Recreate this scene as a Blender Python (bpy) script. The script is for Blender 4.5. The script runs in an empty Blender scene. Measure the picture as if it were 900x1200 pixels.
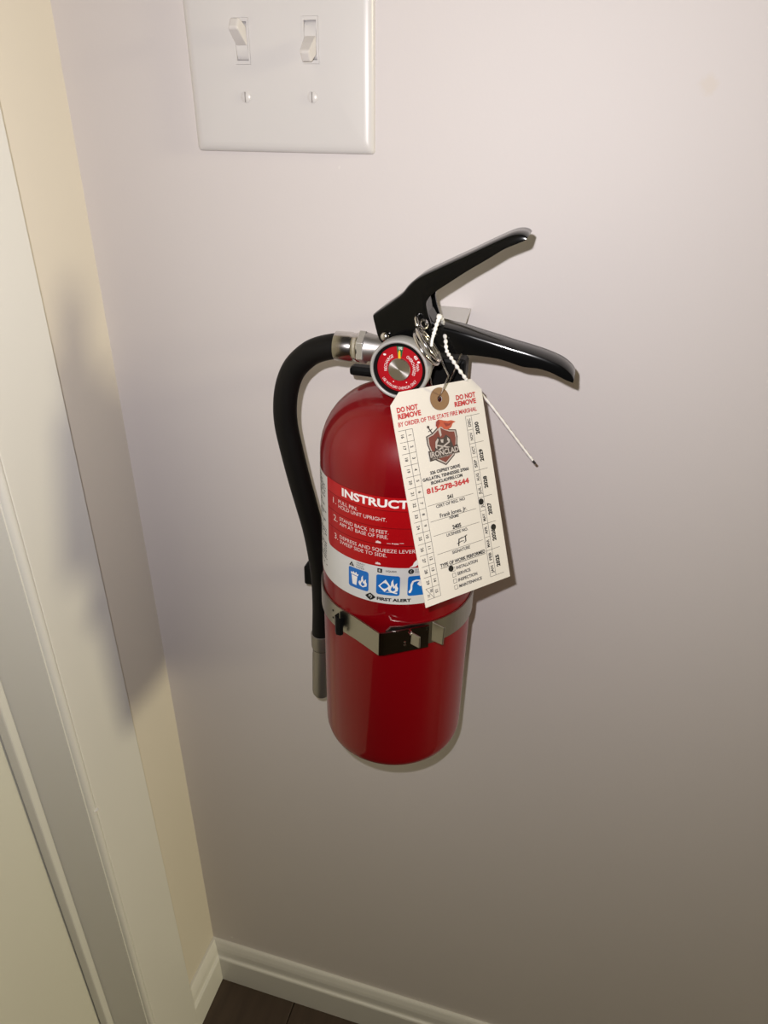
import bpy, bmesh, math, random
from math import sin, cos, pi, radians as R
from mathutils import Vector, Matrix
random.seed(3)
S = bpy.context.scene
COL = S.collection
# ------------------------------------------------------------------ camera, light, exposure (all lengths in mm, x right, y into the wall, z up)
F_PX, PITCH, YAW, ROLL = 833.66, 0.5184, -0.2657, 0.0218
CAM = Vector((371.43, -494.78, 1105.42))
fw = Vector((sin(YAW)*cos(PITCH), cos(YAW)*cos(PITCH), -sin(PITCH)))
rt = Vector((cos(YAW), -sin(YAW), 0)); up = rt.cross(fw)
r2 = rt*cos(ROLL)+up*sin(ROLL); u2 = -rt*sin(ROLL)+up*cos(ROLL)
cd = bpy.data.cameras.new('camera'); cam = bpy.data.objects.new('camera', cd); COL.objects.link(cam)
cd.sensor_fit = 'VERTICAL'; cd.sensor_height = 36; cd.lens = F_PX*36/1200; cd.clip_start = 0.01
m = Matrix((r2, u2, -fw)).transposed().to_4x4(); m.translation = CAM*.001; cam.matrix_world = m
S.camera = cam
S.view_settings.view_transform = 'Standard'; S.view_settings.look = 'None'; S.view_settings.gamma = 1
S.view_settings.use_curve_mapping = False; S.view_settings.exposure = 0.0
w = bpy.data.worlds.new('world'); S.world = w; w.use_nodes = True
w.node_tree.nodes['Background'].inputs[0].default_value = (1.0, .90, .80, 1)
w.node_tree.nodes['Background'].inputs[1].default_value = 0.034
def lamp(name, kind, loc, power, color, target=None, **kw):
    l = bpy.data.lights.new(name, kind); l.energy = power; l.color = color
    for k, v in kw.items(): setattr(l, k, v)
    o = bpy.data.objects.new(name, l); COL.objects.link(o); o.location = Vector(loc)*.001
    if target is not None:
        o.rotation_euler = (Vector(target)-Vector(loc)).to_track_quat('-Z', 'Y').to_euler()
    return o
# the phone's flash, up and to the left of its lens
FL = Vector((351, -493, 1128))
lamp('phone_flash', 'AREA', FL, 2.15, (1, .965, .985), FL+Vector((-.24, .95, -.13))*1000, shape='DISK', size=.007)
# warm lamp of the room, far to the right
lamp('room_lamp', 'POINT', (4000, -600, 1746), 235, (1, .90, .58), shadow_soft_size=.26)

# ------------------------------------------------------------------ materials
def mat(name, col, rough=.5, metal=0, coat=0, spec=.5, coat_rough=.05, noise=None, bump=None, col2=None, aniso=0):
    m = bpy.data.materials.new(name); m.use_nodes = True; nt = m.node_tree; b = nt.nodes['Principled BSDF']
    b.inputs['Base Color'].default_value = (*col, 1); b.inputs['Roughness'].default_value = rough
    b.inputs['Metallic'].default_value = metal; b.inputs['Coat Weight'].default_value = coat
    b.inputs['Coat Roughness'].default_value = coat_rough; b.inputs['Specular IOR Level'].default_value = spec
    if noise or bump:
        tc = nt.nodes.new('ShaderNodeTexCoord')
    if noise:      # (scale, vector scale) mixes col and col2
        mp = nt.nodes.new('ShaderNodeMapping'); mp.inputs['Scale'].default_value = noise[1]
        n = nt.nodes.new('ShaderNodeTexNoise'); n.inputs['Scale'].default_value = noise[0]; n.inputs['Detail'].default_value = 6
        x = nt.nodes.new('ShaderNodeMix'); x.data_type = 'RGBA'
        x.inputs[6].default_value = (*col, 1); x.inputs[7].default_value = (*(col2 or col), 1)
        nt.links.new(tc.outputs['Object'], mp.inputs[0]); nt.links.new(mp.outputs[0], n.inputs['Vector'])
        nt.links.new(n.outputs['Fac'], x.inputs[0]); nt.links.new(x.outputs[2], b.inputs['Base Color'])
    if bump:       # (scale, strength, distance)
        n = nt.nodes.new('ShaderNodeTexNoise'); n.inputs['Scale'].default_value = bump[0]; n.inputs['Detail'].default_value = 3
        bp = nt.nodes.new('ShaderNodeBump'); bp.inputs['Strength'].default_value = bump[1]; bp.inputs['Distance'].default_value = bump[2]
        nt.links.new(tc.outputs['Object'], n.inputs['Vector']); nt.links.new(n.outputs['Fac'], bp.inputs['Height'])
        nt.links.new(bp.outputs[0], b.inputs['Normal'])
    return m
def spot_stains(m, spots):
    """small dabs of another paint tone: (centre mm, radius mm, colour, strength)"""
    nt = m.node_tree; b = nt.nodes['Principled BSDF']; inp = b.inputs['Base Color']
    src = inp.links[0].from_socket
    tc = nt.nodes.new('ShaderNodeTexCoord')
    n = nt.nodes.new('ShaderNodeTexNoise'); n.inputs['Scale'].default_value = 160; n.inputs['Detail'].default_value = 2
    nt.links.new(tc.outputs['Object'], n.inputs['Vector'])
    add = nt.nodes.new('ShaderNodeVectorMath'); add.operation = 'MULTIPLY_ADD'
    add.inputs[1].default_value = (.006, .006, .006)
    nt.links.new(n.outputs['Color'], add.inputs[0]); nt.links.new(tc.outputs['Object'], add.inputs[2])
    for c, r, col, st in spots:
        d = nt.nodes.new('ShaderNodeVectorMath'); d.operation = 'DISTANCE'
        d.inputs[1].default_value = tuple(v*.001+.003 for v in c); nt.links.new(add.outputs[0], d.inputs[0])
        mr = nt.nodes.new('ShaderNodeMapRange'); mr.inputs[1].default_value = r*.001; mr.inputs[2].default_value = r*.0005
        mr.inputs[3].default_value = 0; mr.inputs[4].default_value = st; nt.links.new(d.outputs['Value'], mr.inputs[0])
        x = nt.nodes.new('ShaderNodeMix'); x.data_type = 'RGBA'; x.inputs[7].default_value = (*col, 1)
        nt.links.new(mr.outputs[0], x.inputs[0]); nt.links.new(src, x.inputs[6]); src = x.outputs[2]
    nt.links.new(src, inp)
M_WALL = mat('wall_paint', (.69, .645, .635), .55, noise=(3, (1, 1, 1)), col2=(.66, .615, .605), bump=(420, .10, .0006), spec=.35)
spot_stains(M_WALL, [((419, 0, 1119), 6.5, (.66, .585, .51), .5), ((201, 0, 1070), 1.4, (.8, .76, .74), .6),
                     ((30, 0, 92), 3, (.85, .84, .80), .5), ((300, 0, 88), 2.5, (.8, .78, .74), .4)])
M_CREAM = mat('cream_wall_paint', (.70, .645, .565), .5, noise=(3, (1, 1, 1)), col2=(.68, .625, .545), bump=(420, .08, .0006), spec=.35)
M_TRIM = mat('white_trim_paint', (.74, .725, .70), .38, bump=(160, .10, .0006), noise=(6, (1, 1, 1)), col2=(.71, .695, .665))
M_DOOR = mat('door_paint', (.74, .725, .66), .42, bump=(120, .08, .0006), noise=(3, (1, 1, 1)), col2=(.72, .70, .64))
M_FLOOR = mat('dark_wood', (.030, .018, .011), .5, noise=(9, (9, .8, 1)), col2=(.075, .048, .032), bump=(90, .2, .001))
M_PLATE = mat('white_plastic', (.655, .63, .62), .32, bump=(60, .02, .0005), noise=(5, (1, 1, 1)), col2=(.645, .62, .61))
M_TOGGLE = mat('toggle_plastic', (.69, .66, .645), .25, noise=(220, (1, 1, 1)), col2=(.64, .60, .575))
M_RED = mat('red_enamel', (.19, .0, .003), .42, coat=.6, coat_rough=.035, spec=.12, noise=(4, (1, 1, 1)), col2=(.175, .0, .003), bump=(60, .03, .0008))
M_BLACK = mat('black_enamel', (.003, .003, .003), .13, spec=.22)
M_RUBBER = mat('black_rubber', (.006, .0055, .005), .5, bump=(500, .1, .0003), spec=.14)
M_BPLAST = mat('black_plastic', (.004, .004, .004), .45, spec=.12)
M_NUT = mat('satin_nut', (.72, .71, .69), .40, 1)
M_STRAPD = mat('dark_reflection_strap', (.20, .19, .17), .10, 1)  # darker copy of the strap steel; dark room reflection put into its colour
M_CHROME = mat('polished_steel', (.62, .59, .57), .17, 1)
M_ALU = mat('cast_aluminium', (.46, .44, .42), .42, 1, bump=(300, .1, .0004))
M_STRAP = mat('stainless_strap', (.42, .40, .35), .30, 1, bump=(80, .06, .0005))
M_NOZ = mat('grey_nozzle_metal', (.30, .28, .25), .38, .8)
M_GALV = mat('grey_painted_bracket', (.60, .575, .57), .5)
M_BEZEL = mat('grey_bezel', (.40, .39, .375), .45, .25)
M_PAPER = mat('cream_card', (.66, .625, .57), .7, spec=.15, noise=(40, (1, 1, 1)), col2=(.64, .60, .545))
M_EYE = mat('brown_card_ring', (.24, .135, .062), .7, noise=(90, (1, 1, 1)), col2=(.19, .105, .047))
def ink(n, c): return mat(n, c, .6, spec=.2)
I_RED, I_BLACK, I_GREY = ink('red_ink', (.44, .04, .04)), ink('black_ink', (.008, .008, .008)), ink('grey_ink', (.035, .033, .032))
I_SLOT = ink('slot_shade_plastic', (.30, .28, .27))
L_WHITE = mat('white_label', (.60, .60, .59), .38, spec=.4)
L_RED = mat('red_label', (.36, .002, .005), .4, coat=.25, spec=.2)
L_RED2 = mat('bright_red_label', (.42, .005, .008), .4, coat=.25, spec=.2)
G_RED = mat('dial_red', (.36, .002, .008), .5, spec=.2)
L_DARK = ink('dark_red_ink', (.11, .0, .002))
L_PRINT = ink('white_ink', (.72, .60, .58))
L_BOLD = ink('bold_white_ink', (.80, .77, .75))
L_BLUE = mat('blue_label', (.006, .13, .46), .35)
G_GREEN, G_YEL = ink('green_ink', (.01, .11, .04)), mat('yellow_needle', (.72, .42, .01), .4)
M_SEAL = mat('white_nylon', (.82, .80, .77), .35)
M_SHIELD, M_SHIELD2 = ink('maroon_ink', (.16, .045, .035)), ink('charcoal_ink', (.055, .042, .038))
M_STEELINK, M_PLUME, M_PLUME2 = ink('pale_grey_ink', (.42, .37, .34)), ink('orange_red_ink', (.42, .085, .045)), ink('deep_red_ink', (.24, .04, .03))

# ------------------------------------------------------------------ helpers
ORG = {}
def tag(o, label=None, cat=None, group=None, kind=None):
    if label: o['label'] = label
    if cat: o['category'] = cat
    if group: o['group'] = group
    if kind: o['kind'] = kind
    return o
def empty(name, loc, label, cat):
    o = bpy.data.objects.new(name, None); o.empty_display_size = .02; COL.objects.link(o)
    o.location = Vector(loc)*.001; ORG[o.name] = Vector(loc); return tag(o, label, cat)
def obj(name, V, Fc, mt, parent=None, smooth=False, bevel=0, seg=2, label=None, org=None):
    o0 = ORG[parent.name] if parent else Vector(org or (0, 0, 0))
    me = bpy.data.meshes.new(name); me.from_pydata([(Vector(v)-o0)*.001 for v in V], [], Fc)
    b = bmesh.new(); b.from_mesh(me); bmesh.ops.recalc_face_normals(b, faces=b.faces); b.to_mesh(me); b.free()
    me.materials.append(mt); o = bpy.data.objects.new(name, me); COL.objects.link(o); ORG[o.name] = o0
    if parent: o.parent = parent
    else: o.location = o0*.001
    if bevel:
        md = o.modifiers.new('bevel', 'BEVEL'); md.width = bevel*.001; md.segments = seg; md.limit_method = 'ANGLE'; md.angle_limit = R(35)
    if smooth:
        for p in me.polygons: p.use_smooth = True
        if hasattr(me, 'set_sharp_from_angle'): me.set_sharp_from_angle(angle=R(38))
    if label: o['label'] = label
    return o
def box(a, b):
    (x0, y0, z0), (x1, y1, z1) = a, b
    return ([(x0,y0,z0),(x1,y0,z0),(x1,y1,z0),(x0,y1,z0),(x0,y0,z1),(x1,y0,z1),(x1,y1,z1),(x0,y1,z1)],
            [(0,3,2,1),(4,5,6,7),(0,1,5,4),(1,2,6,5),(2,3,7,6),(3,0,4,7)])
def join(*parts):
    V, Fc = [], []
    for v, f in parts:
        n = len(V); V += list(v); Fc += [tuple(i+n for i in q) for q in f]
    return V, Fc
def smooth_path(P, n=8):
    P = [Vector(p) for p in P]; out = []
    for i in range(len(P)-1):
        a = P[max(i-1, 0)]; b = P[i]; c = P[i+1]; d = P[min(i+2, len(P)-1)]
        for k in range(n):
            t = k/n
            out.append(.5*((2*b)+(c-a)*t+(2*a-5*b+4*c-d)*t*t+(3*b-a-3*c+d)*t**3))
    return out+[P[-1]]
def tube(P, rad, sides=16, caps=True, closed=False):
    P = [Vector(p) for p in P]; n = len(P); rs = rad if isinstance(rad, (list, tuple)) else [rad]*n
    V, Fc = [], []; T0 = (P[1]-P[0]).normalized()
    N = T0.orthogonal().normalized()
    for i in range(n):
        T = (P[(i+1) % n]-P[i-1]) if closed else (P[min(i+1, n-1)]-P[max(i-1, 0)])
        T.normalize(); N = (N-T*N.dot(T)).normalized(); B = T.cross(N)
        for k in range(sides):
            a = 2*pi*k/sides; V.append(P[i]+(N*cos(a)+B*sin(a))*rs[i])
    for i in range(n if closed else n-1):
        for k in range(sides):
            j = (i+1) % n
            Fc.append((i*sides+k, i*sides+(k+1) % sides, j*sides+(k+1) % sides, j*sides+k))
    if caps and not closed:
        Fc.append(tuple(range(sides))); Fc.append(tuple((n-1)*sides+k for k in range(sides)))
    return V, Fc
def lathe(prof, c, axis=(0, 0, 1), n=64, caps=True):
    """prof = [(radius, height along axis)], revolved about the axis through c"""
    A = Vector(axis).normalized(); c = Vector(c)
    U = Vector((1, 0, 0)) if abs(A.x) < .9 else Vector((0, 0, 1))
    U = (U-A*U.dot(A)).normalized(); W = A.cross(U); V, Fc = [], []
    for r, h in prof:
        for k in range(n):
            a = 2*pi*k/n; V.append(c+A*h+(U*cos(a)+W*sin(a))*max(r, .001))
    for i in range(len(prof)-1):
        for k in range(n): Fc.append((i*n+k, i*n+(k+1) % n, (i+1)*n+(k+1) % n, (i+1)*n+k))
    if caps: Fc.append(tuple(range(n))); Fc.append(tuple((len(prof)-1)*n+k for k in range(n)))
    return V, Fc
# text: outlines of the built-in font, each string fitted to a rectangle of a surface
_cache = {}
def glyphs(s, bold):
    if (s, bold) in _cache: return _cache[(s, bold)]
    cu = bpy.data.curves.new('t', 'FONT'); cu.body = s; cu.size = 1; cu.resolution_u = 3; cu.offset = bold; cu.fill_mode = 'FRONT'
    o = bpy.data.objects.new('t', cu); COL.objects.link(o); dg = bpy.context.evaluated_depsgraph_get(); dg.update()
    me = bpy.data.meshes.new_from_object(o.evaluated_get(dg))
    V = [(v.co.x, v.co.y) for v in me.vertices]; Fc = [tuple(p.vertices) for p in me.polygons]
    bpy.data.objects.remove(o); bpy.data.curves.remove(cu); bpy.data.meshes.remove(me)
    x0 = min(v[0] for v in V); x1 = max(v[0] for v in V)
    _cache[(s, bold)] = ([((x-x0)/(x1-x0), y) for x, y in V], Fc, x1-x0); return _cache[(s, bold)]
CAPH = max(y for _, y in glyphs('H', 0)[0])
def text(s, f, bold=0):
    """f(s, t): s runs 0..1 along the string, t = 0 at the baseline, 1 at cap height"""
    V, Fc, _ = glyphs(s, bold); return [f(x, y/CAPH) for x, y in V], Fc
def polys(PP, f):
    V, Fc = [], []
    for P in PP:
        n = len(V); V += [f(*q) for q in P]; Fc.append(tuple(range(n, n+len(P))))
    return V, Fc
def disc(cx, cy, r, n=20, r1=None, a0=0, a1=2*pi):
    return [(cx+r*cos(a0+(a1-a0)*k/n), cy+(r1 or r)*sin(a0+(a1-a0)*k/n)) for k in range(n)]
def rect(x0, y0, x1, y1): return [(x0, y0), (x1, y0), (x1, y1), (x0, y1)]
def seg2(x0, y0, x1, y1, w):
    d = math.hypot(x1-x0, y1-y0); nx, ny = -(y1-y0)/d*w/2, (x1-x0)/d*w/2
    return [(x0+nx, y0+ny), (x1+nx, y1+ny), (x1-nx, y1-ny), (x0-nx, y0-ny)]

# ------------------------------------------------------------------ the setting
def struct(name, vf, mt, label, cat, parent=None, **k):
    o = obj(name, *vf, mt, parent, **k)
    if not parent: tag(o, label, cat, kind='structure')
    return o
RX, RY, RZ = 4600, -2600, 2440
struct('wall_back', box((-130, 0, -20), (RX, 110, RZ)), M_WALL, 'off-white painted wall carrying the fire extinguisher and switch plate', 'wall')
DY0, DY1, DZ = -163, -163-815, 2035        # door opening in the left wall
struct('wall_left', join(box((-130, DY0, -20), (0, 0, RZ)), box((-130, RY, -20), (0, DY1, RZ)), box((-130, DY1, DZ), (0, DY0, RZ))),
       M_CREAM, 'cream painted side wall, a narrow strip between the room corner and the door casing', 'wall')
fl = struct('floor', box((-130, RY, -30), (RX, 110, -9)), M_FLOOR, 'dark brown wood plank floor in the room corner', 'floor')
pv = None; y_off = 0
for i in range(37):
    x0 = -130+i*127
    cuts = [RY]+sorted(random.uniform(RY+300, -300) for _ in range(2))+[110]
    for a, b in zip(cuts, cuts[1:]):
        obj('floor_plank', *box((x0+.6, a+.6, -8.9), (x0+126.4, b-.6, 0)), M_FLOOR, fl, bevel=.8, seg=1)
# baseboards: flat face, a lip, a cove and a thin top
BB = [(0, 0), (13, 0), (13, 51), (12.2, 53), (10, 54.2), (9.2, 56), (8.6, 67), (7.4, 72), (5.0, 78.4), (3.6, 80.4), (0, 80.4)]
def extrude(prof, A, B, f):
    n = len(prof); V = [f(p, A) for p in prof]+[f(p, B) for p in prof]
    return V, [(i, (i+1) % n, n+(i+1) % n, n+i) for i in range(n)]+[tuple(range(n)), tuple(range(2*n-1, n-1, -1))]
struct('baseboard_back', extrude(BB, 0, RX, lambda p, t: (t, -p[0], p[1])), M_TRIM, 'white moulded baseboard along the foot of the extinguisher wall', 'baseboard', bevel=.4)
struct('baseboard_left', extrude(BB, 0, -85.5, lambda p, t: (p[0], t, p[1]*1.002)), M_TRIM, 'short white baseboard piece between the room corner and the door casing', 'baseboard', bevel=.4)
# door casing on the left wall, its inner bead, jamb and stop
def bead(y0, y1, z0, z1):
    pr = [(0, y0)]+[(15.5+4.2*sin(pi*k/8), y0+(y1-y0)*(.5-.5*cos(pi*k/8))) for k in range(9)]+[(0, y1)]
    return extrude(pr, z0, z1, lambda p, t: (p[0], p[1], t))
cs = struct('trim_1', join(box((0, -155, 0), (17, -85.5, DZ+70)), box((0, DY1-70, 0), (17, DY1+1, DZ+70)), box((0, DY1-1, DZ+1), (17, -155, DZ+70))),
            M_TRIM, 'white painted door casing, flat board with an inner bead, near the corner', 'door casing', bevel=1.2)
obj('bead', *bead(-163.2, -155.4, 0, DZ), M_TRIM, cs, smooth=True)
obj('paint_chip', *polys([[(12+1.8*cos(a)*(1+.3*sin(3*a)), -159+2.6*sin(a)) for a in [k*pi/5 for k in range(10)]]], lambda a, b: (a+8.4, b, 556)), M_TRIM, cs)
jb = struct('trim_2', join(box((-130, -164.4, 0), (15.3, -163.05, DZ)), box((-130, DY1, 0), (15.3, DY1+2, DZ)), box((-130, DY1+2, DZ-2), (15.3, -164.4, DZ))),
            M_TRIM, 'white painted door jamb lining the opening', 'door jamb')
obj('door_stop', *box((-44, -173, 0), (-33, -164.5, DZ)), M_TRIM, jb, bevel=1.5)
struct('door_1', box((-86, DY1+4, 6), (-46, -167.5, DZ-5)), M_DOOR, 'closed pale door at the left edge, set back behind its stop', 'door', bevel=1.5)

# ------------------------------------------------------------------ light switch plate
PX, PZ, TL = 162.25, 1139.27, -.0125
def pl(x, y, z): return (PX+x*cos(TL)+z*sin(TL), y, PZ-x*sin(TL)+z*cos(TL))
sw = empty('light_switch', (PX, 0, PZ), 'white two-gang light switch on the wall above the extinguisher', 'light switch')
HW, HH = 62.7, 61.9
rings = [(0, 0, 2), (0, -2.2, 2), (.5, -3.6, 2.2), (1.8, -4.8, 2.5), (3.8, -5.6, 3), (6.2, -6.0, 3.5)]
V, Fc = [], []
def rring(ins, y, cr):
    out = []
    for sx, sz, a0 in ((1, 1, 0), (-1, 1, pi/2), (-1, -1, pi), (1, -1, 3*pi/2)):
        for k in range(5):
            a = a0+k*pi/8; out.append((sx*(HW-ins-cr)+cr*cos(a), y, sz*(HH-ins-cr)+cr*sin(a)))
    return out
for r_ in rings: V += rring(*r_)
for i in range(len(rings)-1):
    for k in range(20): Fc.append((i*20+k, i*20+(k+1) % 20, (i+1)*20+(k+1) % 20, (i+1)*20+k))
# face with the two toggle openings: a frame of strips reaching the last ring
last = (len(rings)-1)*20; fy = -6.0
X = [-23-5.3, -23+5.3, 23-5.3, 23+5.3]; Zs = [-12.3, 12.3]; b0 = len(V)
for z in Zs:
    for x in X: V.append((x, fy, z))
g = lambda i, j: b0+j*4+i
Fc += [(g(1, 0), g(2, 0), g(2, 1), g(1, 1))]
L = lambda k: last+k % 20
# ring order: corner(+,+) 0-4, (-,+) 5-9, (-,-) 10-14, (+,-) 15-19
Fc += [(L(4), L(5), g(0, 1), g(1, 1)), (L(4), g(1, 1), g(2, 1), g(3, 1)), (L(9), L(10), g(0, 0), g(0, 1)), (L(5), L(6), L(7), L(8), L(9), g(0, 1)),
       (L(10), L(11), L(12), L(13), L(14), g(0, 0)), (L(14), L(15), g(1, 0), g(0, 0)), (L(15), g(3, 0), g(2, 0), g(1, 0)),
       (L(15), L(16), L(17), L(18), L(19), g(3, 0)), (L(19), L(20), g(3, 1), g(3, 0)), (L(0), L(1), L(2), L(3), L(4), g(3, 1))]
for i in (0, 2):     # walls of the openings
    c4 = [g(i, 0), g(i+1, 0), g(i+1, 1), g(i, 1)]; n0 = len(V)
    for c in c4: V.append((V[c][0], -1.0, V[c][2]))
    for k in range(4): Fc.append((c4[k], c4[(k+1) % 4], n0+(k+1) % 4, n0+k))
obj('plate', [pl(*v) for v in V], Fc, M_PLATE, sw, smooth=True)
for sx, d in ((-23, 1), (23, -1)):
    fr = join(box((sx-5.2, -6.2, -12.2), (sx-4.1, -1, 12.2)), box((sx+4.1, -6.2, -12.2), (sx+5.2, -1, 12.2)),
              box((sx-4.1, -6.2, 10.3), (sx+4.1, -1, 12.2)), box((sx-4.1, -6.2, -12.2), (sx+4.1, -1, -10.3)), box((sx-4.1, -2.0, -10.3), (sx+4.1, -1, 10.3)))
    f_ = obj('switch_frame', [pl(*v) for v in fr[0]], fr[1], M_PLATE, sw)
    # rocker: a curved drum with the lever growing out of it
    pr = [(-3+0, -10)] + [(-3.2-3.2*cos(a), 10*sin(a)) for a in [R(-80+16*k) for k in range(11)]] + [(-3, 10)]
    dr = extrude(pr, sx-3.9, sx+3.9, lambda p, t: (t, p[0], p[1]))
    tg = obj('toggle', [pl(*v) for v in dr[0]], dr[1], M_PLATE, sw, smooth=True)
    a = R(33)*d; D = Vector((0, -cos(a), sin(a))); U = Vector((0, sin(a), cos(a))); lv = []
    for t, hx, hz in ((0, 3.7, 4.4), (7, 3.5, 4.1), (13.6, 3.2, 3.5), (14.6, 2.4, 2.6)):
        c = Vector((sx, -3.6, 1.2*d))+D*t
        lv += [c+Vector((-hx, 0, 0))-U*hz, c+Vector((hx, 0, 0))-U*hz, c+Vector((hx, 0, 0))+U*hz, c+Vector((-hx, 0, 0))+U*hz]
    lf = [(0, 1, 2, 3), (12, 13, 14, 15)]+[(4*i+k, 4*i+(k+1) % 4, 4*i+4+(k+1) % 4, 4*i+4+k) for i in range(3) for k in range(4)]
    obj('lever', [pl(*v) for v in lv], lf, M_TOGGLE, tg, bevel=.6)
for sx in (-23, 23):
    for sz in (-30.2, 30.2):
        c = Vector(pl(sx, -5.9, sz))
        sc = obj('screw', *lathe([(3.4, 0), (3.3, .5), (2.4, 1.0), (1.0, 1.25), (0, 1.3)], c, (0, -1, 0), 24), M_PLATE, sw, smooth=True)
        obj('screw_slot', *box(c+Vector((-.35, -1.36, -2.9)), c+Vector((.35, -.9, 2.9))), I_SLOT, sc)

# ------------------------------------------------------------------ fire extinguisher
AX, AY = 270.0, -80.0
ex = empty('fire_extinguisher', (AX, AY, 668), 'red dry-chemical fire extinguisher with black hose and levers, strapped to the wall', 'fire extinguisher')
prof = [(0, 676), (36, 676), (44, 670.5), (48, 668.3), (50.5, 668.6), (52.8, 671), (53.8, 675), (54, 681)]
prof += [(54, z) for z in (720, 760, 800, 840, 880, 903)]
prof += [(18+36*cos(t), 908+43*sin(t)) for t in [R(9*k) for k in range(0, 10)]]
prof += [(16.5, 951.5), (15.6, 953.5), (15.2, 956), (15.2, 963)]
cyl = obj('cylinder', *lathe([(r, z) for r, z in prof], (AX, AY, 0), n=128), M_RED, ex, smooth=True)
obj('neck_ring', *lathe([(12.5, 962), (14.6, 962.4), (14.6, 966.5), (13, 967)], (AX, AY, 0), n=40), M_ALU, ex, smooth=True)

def cp(th, z, r):   # a point on the cylinder: angle in degrees from the front, height
    a = R(th); return (AX+r*sin(a), AY-r*cos(a), z)
def patch(t0, t1, lo, hi, r, n=40, nz=1):
    V, Fc = [], []
    for i in range(n+1):
        th = t0+(t1-t0)*i/n
        for j in range(nz+1): V.append(cp(th, lo(th)+(hi(th)-lo(th))*j/nz, r))
    m_ = nz+1
    for i in range(n):
        for j in range(nz): Fc.append((i*m_+j, i*m_+j+1, (i+1)*m_+j+1, (i+1)*m_+j))
    return V, Fc
lb = obj('instruction_label', *patch(-82, 96, lambda t: 823.6, lambda t: 901.2, 54.12, 90), L_WHITE, ex, smooth=True, label='white and red instruction label wrapped round the cylinder')
def corner(t, t0, z, r=3.5, s=1):
    d = (t-t0)*.945
    return z + (r-math.sqrt(max(0, r*r-(r-d)**2)) if 0 <= d < r else (r if d < 0 else 0))*s
ths = lambda lo, hi, r, t0, t1, n: None
def patch2(ts, lo, hi, r):
    V = []; Fc = []
    for i, th in enumerate(ts): V += [cp(th, lo(th), r), cp(th, hi(th), r)]
    return V, [(2*i, 2*i+1, 2*i+3, 2*i+2) for i in range(len(ts)-1)]
tt = [-45.7+.3*k for k in range(14)]+[-41+1.6*k for k in range(80)]
obj('red_panel', *patch2(tt, lambda t: corner(t, -45.7, 852.2), lambda t: 893.2, 54.2), L_RED, lb, smooth=True)
obj('heading_panel', *patch2(tt, lambda t: 893.2, lambda t: 902.4, 54.21), L_RED2, lb, smooth=True)
rl = join(*[patch(-45, 80, lambda t, z=z: z, lambda t, z=z: z+.35, 54.27, 60) for z in (893.0, 880.9, 868.4)])
obj('panel_rule', *rl, L_DARK, lb)
def ct(s, t0, t1, z, h, r=54.32, bold=0):
    return text(s, lambda a, b: cp(t0+(t1-t0)*a, z+h*b, r), bold)
obj('heading_lettering', *ct('INSTRUCTIONS', -28.2, 42.5, 895.6, 5.1, bold=.035), L_BOLD, lb)
obj('instruction_lettering', *join(
    ct('1.', -37.8, -34.2, 886.9, 4.0), ct('PULL PIN.', -31.8, -15.2, 888.9, 2.5), ct('HOLD UNIT UPRIGHT.', -31.8, 5.3, 885.5, 2.5),
    ct('2.', -37.5, -33.2, 874.3, 4.2), ct('STAND BACK 10 FEET.', -30.9, 6.8, 876.7, 2.5), ct('AIM AT BASE OF FIRE.', -30.9, 6.6, 873.2, 2.5),
    ct('3.', -36.8, -32.8, 861.0, 4.1), ct('DEPRESS AND SQUEEZE LEVERS.', -30.8, 27.5, 863.4, 2.5), ct('SWEEP SIDE TO SIDE.', -30.8, 5.9, 859.8, 2.5)), L_PRINT, lb)
cm = lambda u, v, r=54.33: cp(u/.9425, v, r)     # u in mm of arc
hand = [(0, 0), (3.6, 0), (3.6, .9), (3.0, 1.1), (3.0, 1.6), (2.2, 1.3), (1.6, 1.9), (1.1, 1.4), (.5, 1.5), (.3, .8)]
obj('hand_pictogram', *polys([[(a-1.8, b+869.5) for a, b in hand], rect(5.5, 870.0, 8, 870.3), rect(13.5, 870.6, 16, 870.9), [(8.6, 869.9), (9.4, 869.9), (9.4, 870.6), (8.6, 870.6)], rect(9.8, 869.9, 12.8, 870.5),
                              [(a-1.8, b+853.6) for a, b in hand]], cm), L_PRINT, lb)
wave = [(13, 852.2), (40, 849.2), (60, 848.8), (60, 852.2)]
obj('red_wave', *polys([[(u, v) for u, v in wave]], lambda u, v: cm(u, v, 54.24)), L_RED, lb)
hose_art = [(19.8, 852.5), (22, 854), (23, 856.5), (25, 858.5), (27, 857), (25.5, 854.5), (24, 853.2)]
obj('extinguisher_pictogram', *polys([hose_art], cm), L_BOLD, lb)
# column of small print on the left
bars = []
z = 897.5
while z > 831:
    t = -72
    while t < -50:
        l = random.uniform(1.5, 5)
        if random.random() < .8: bars.append(patch(t, min(t+l, -49), lambda q, z=z: z, lambda q, z=z: z+.75, 54.3, 3))
        t += l+.9
    z -= 2.1 if random.random() < .8 else 4.6
obj('small_print', *join(*bars), I_GREY, lb)
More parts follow.
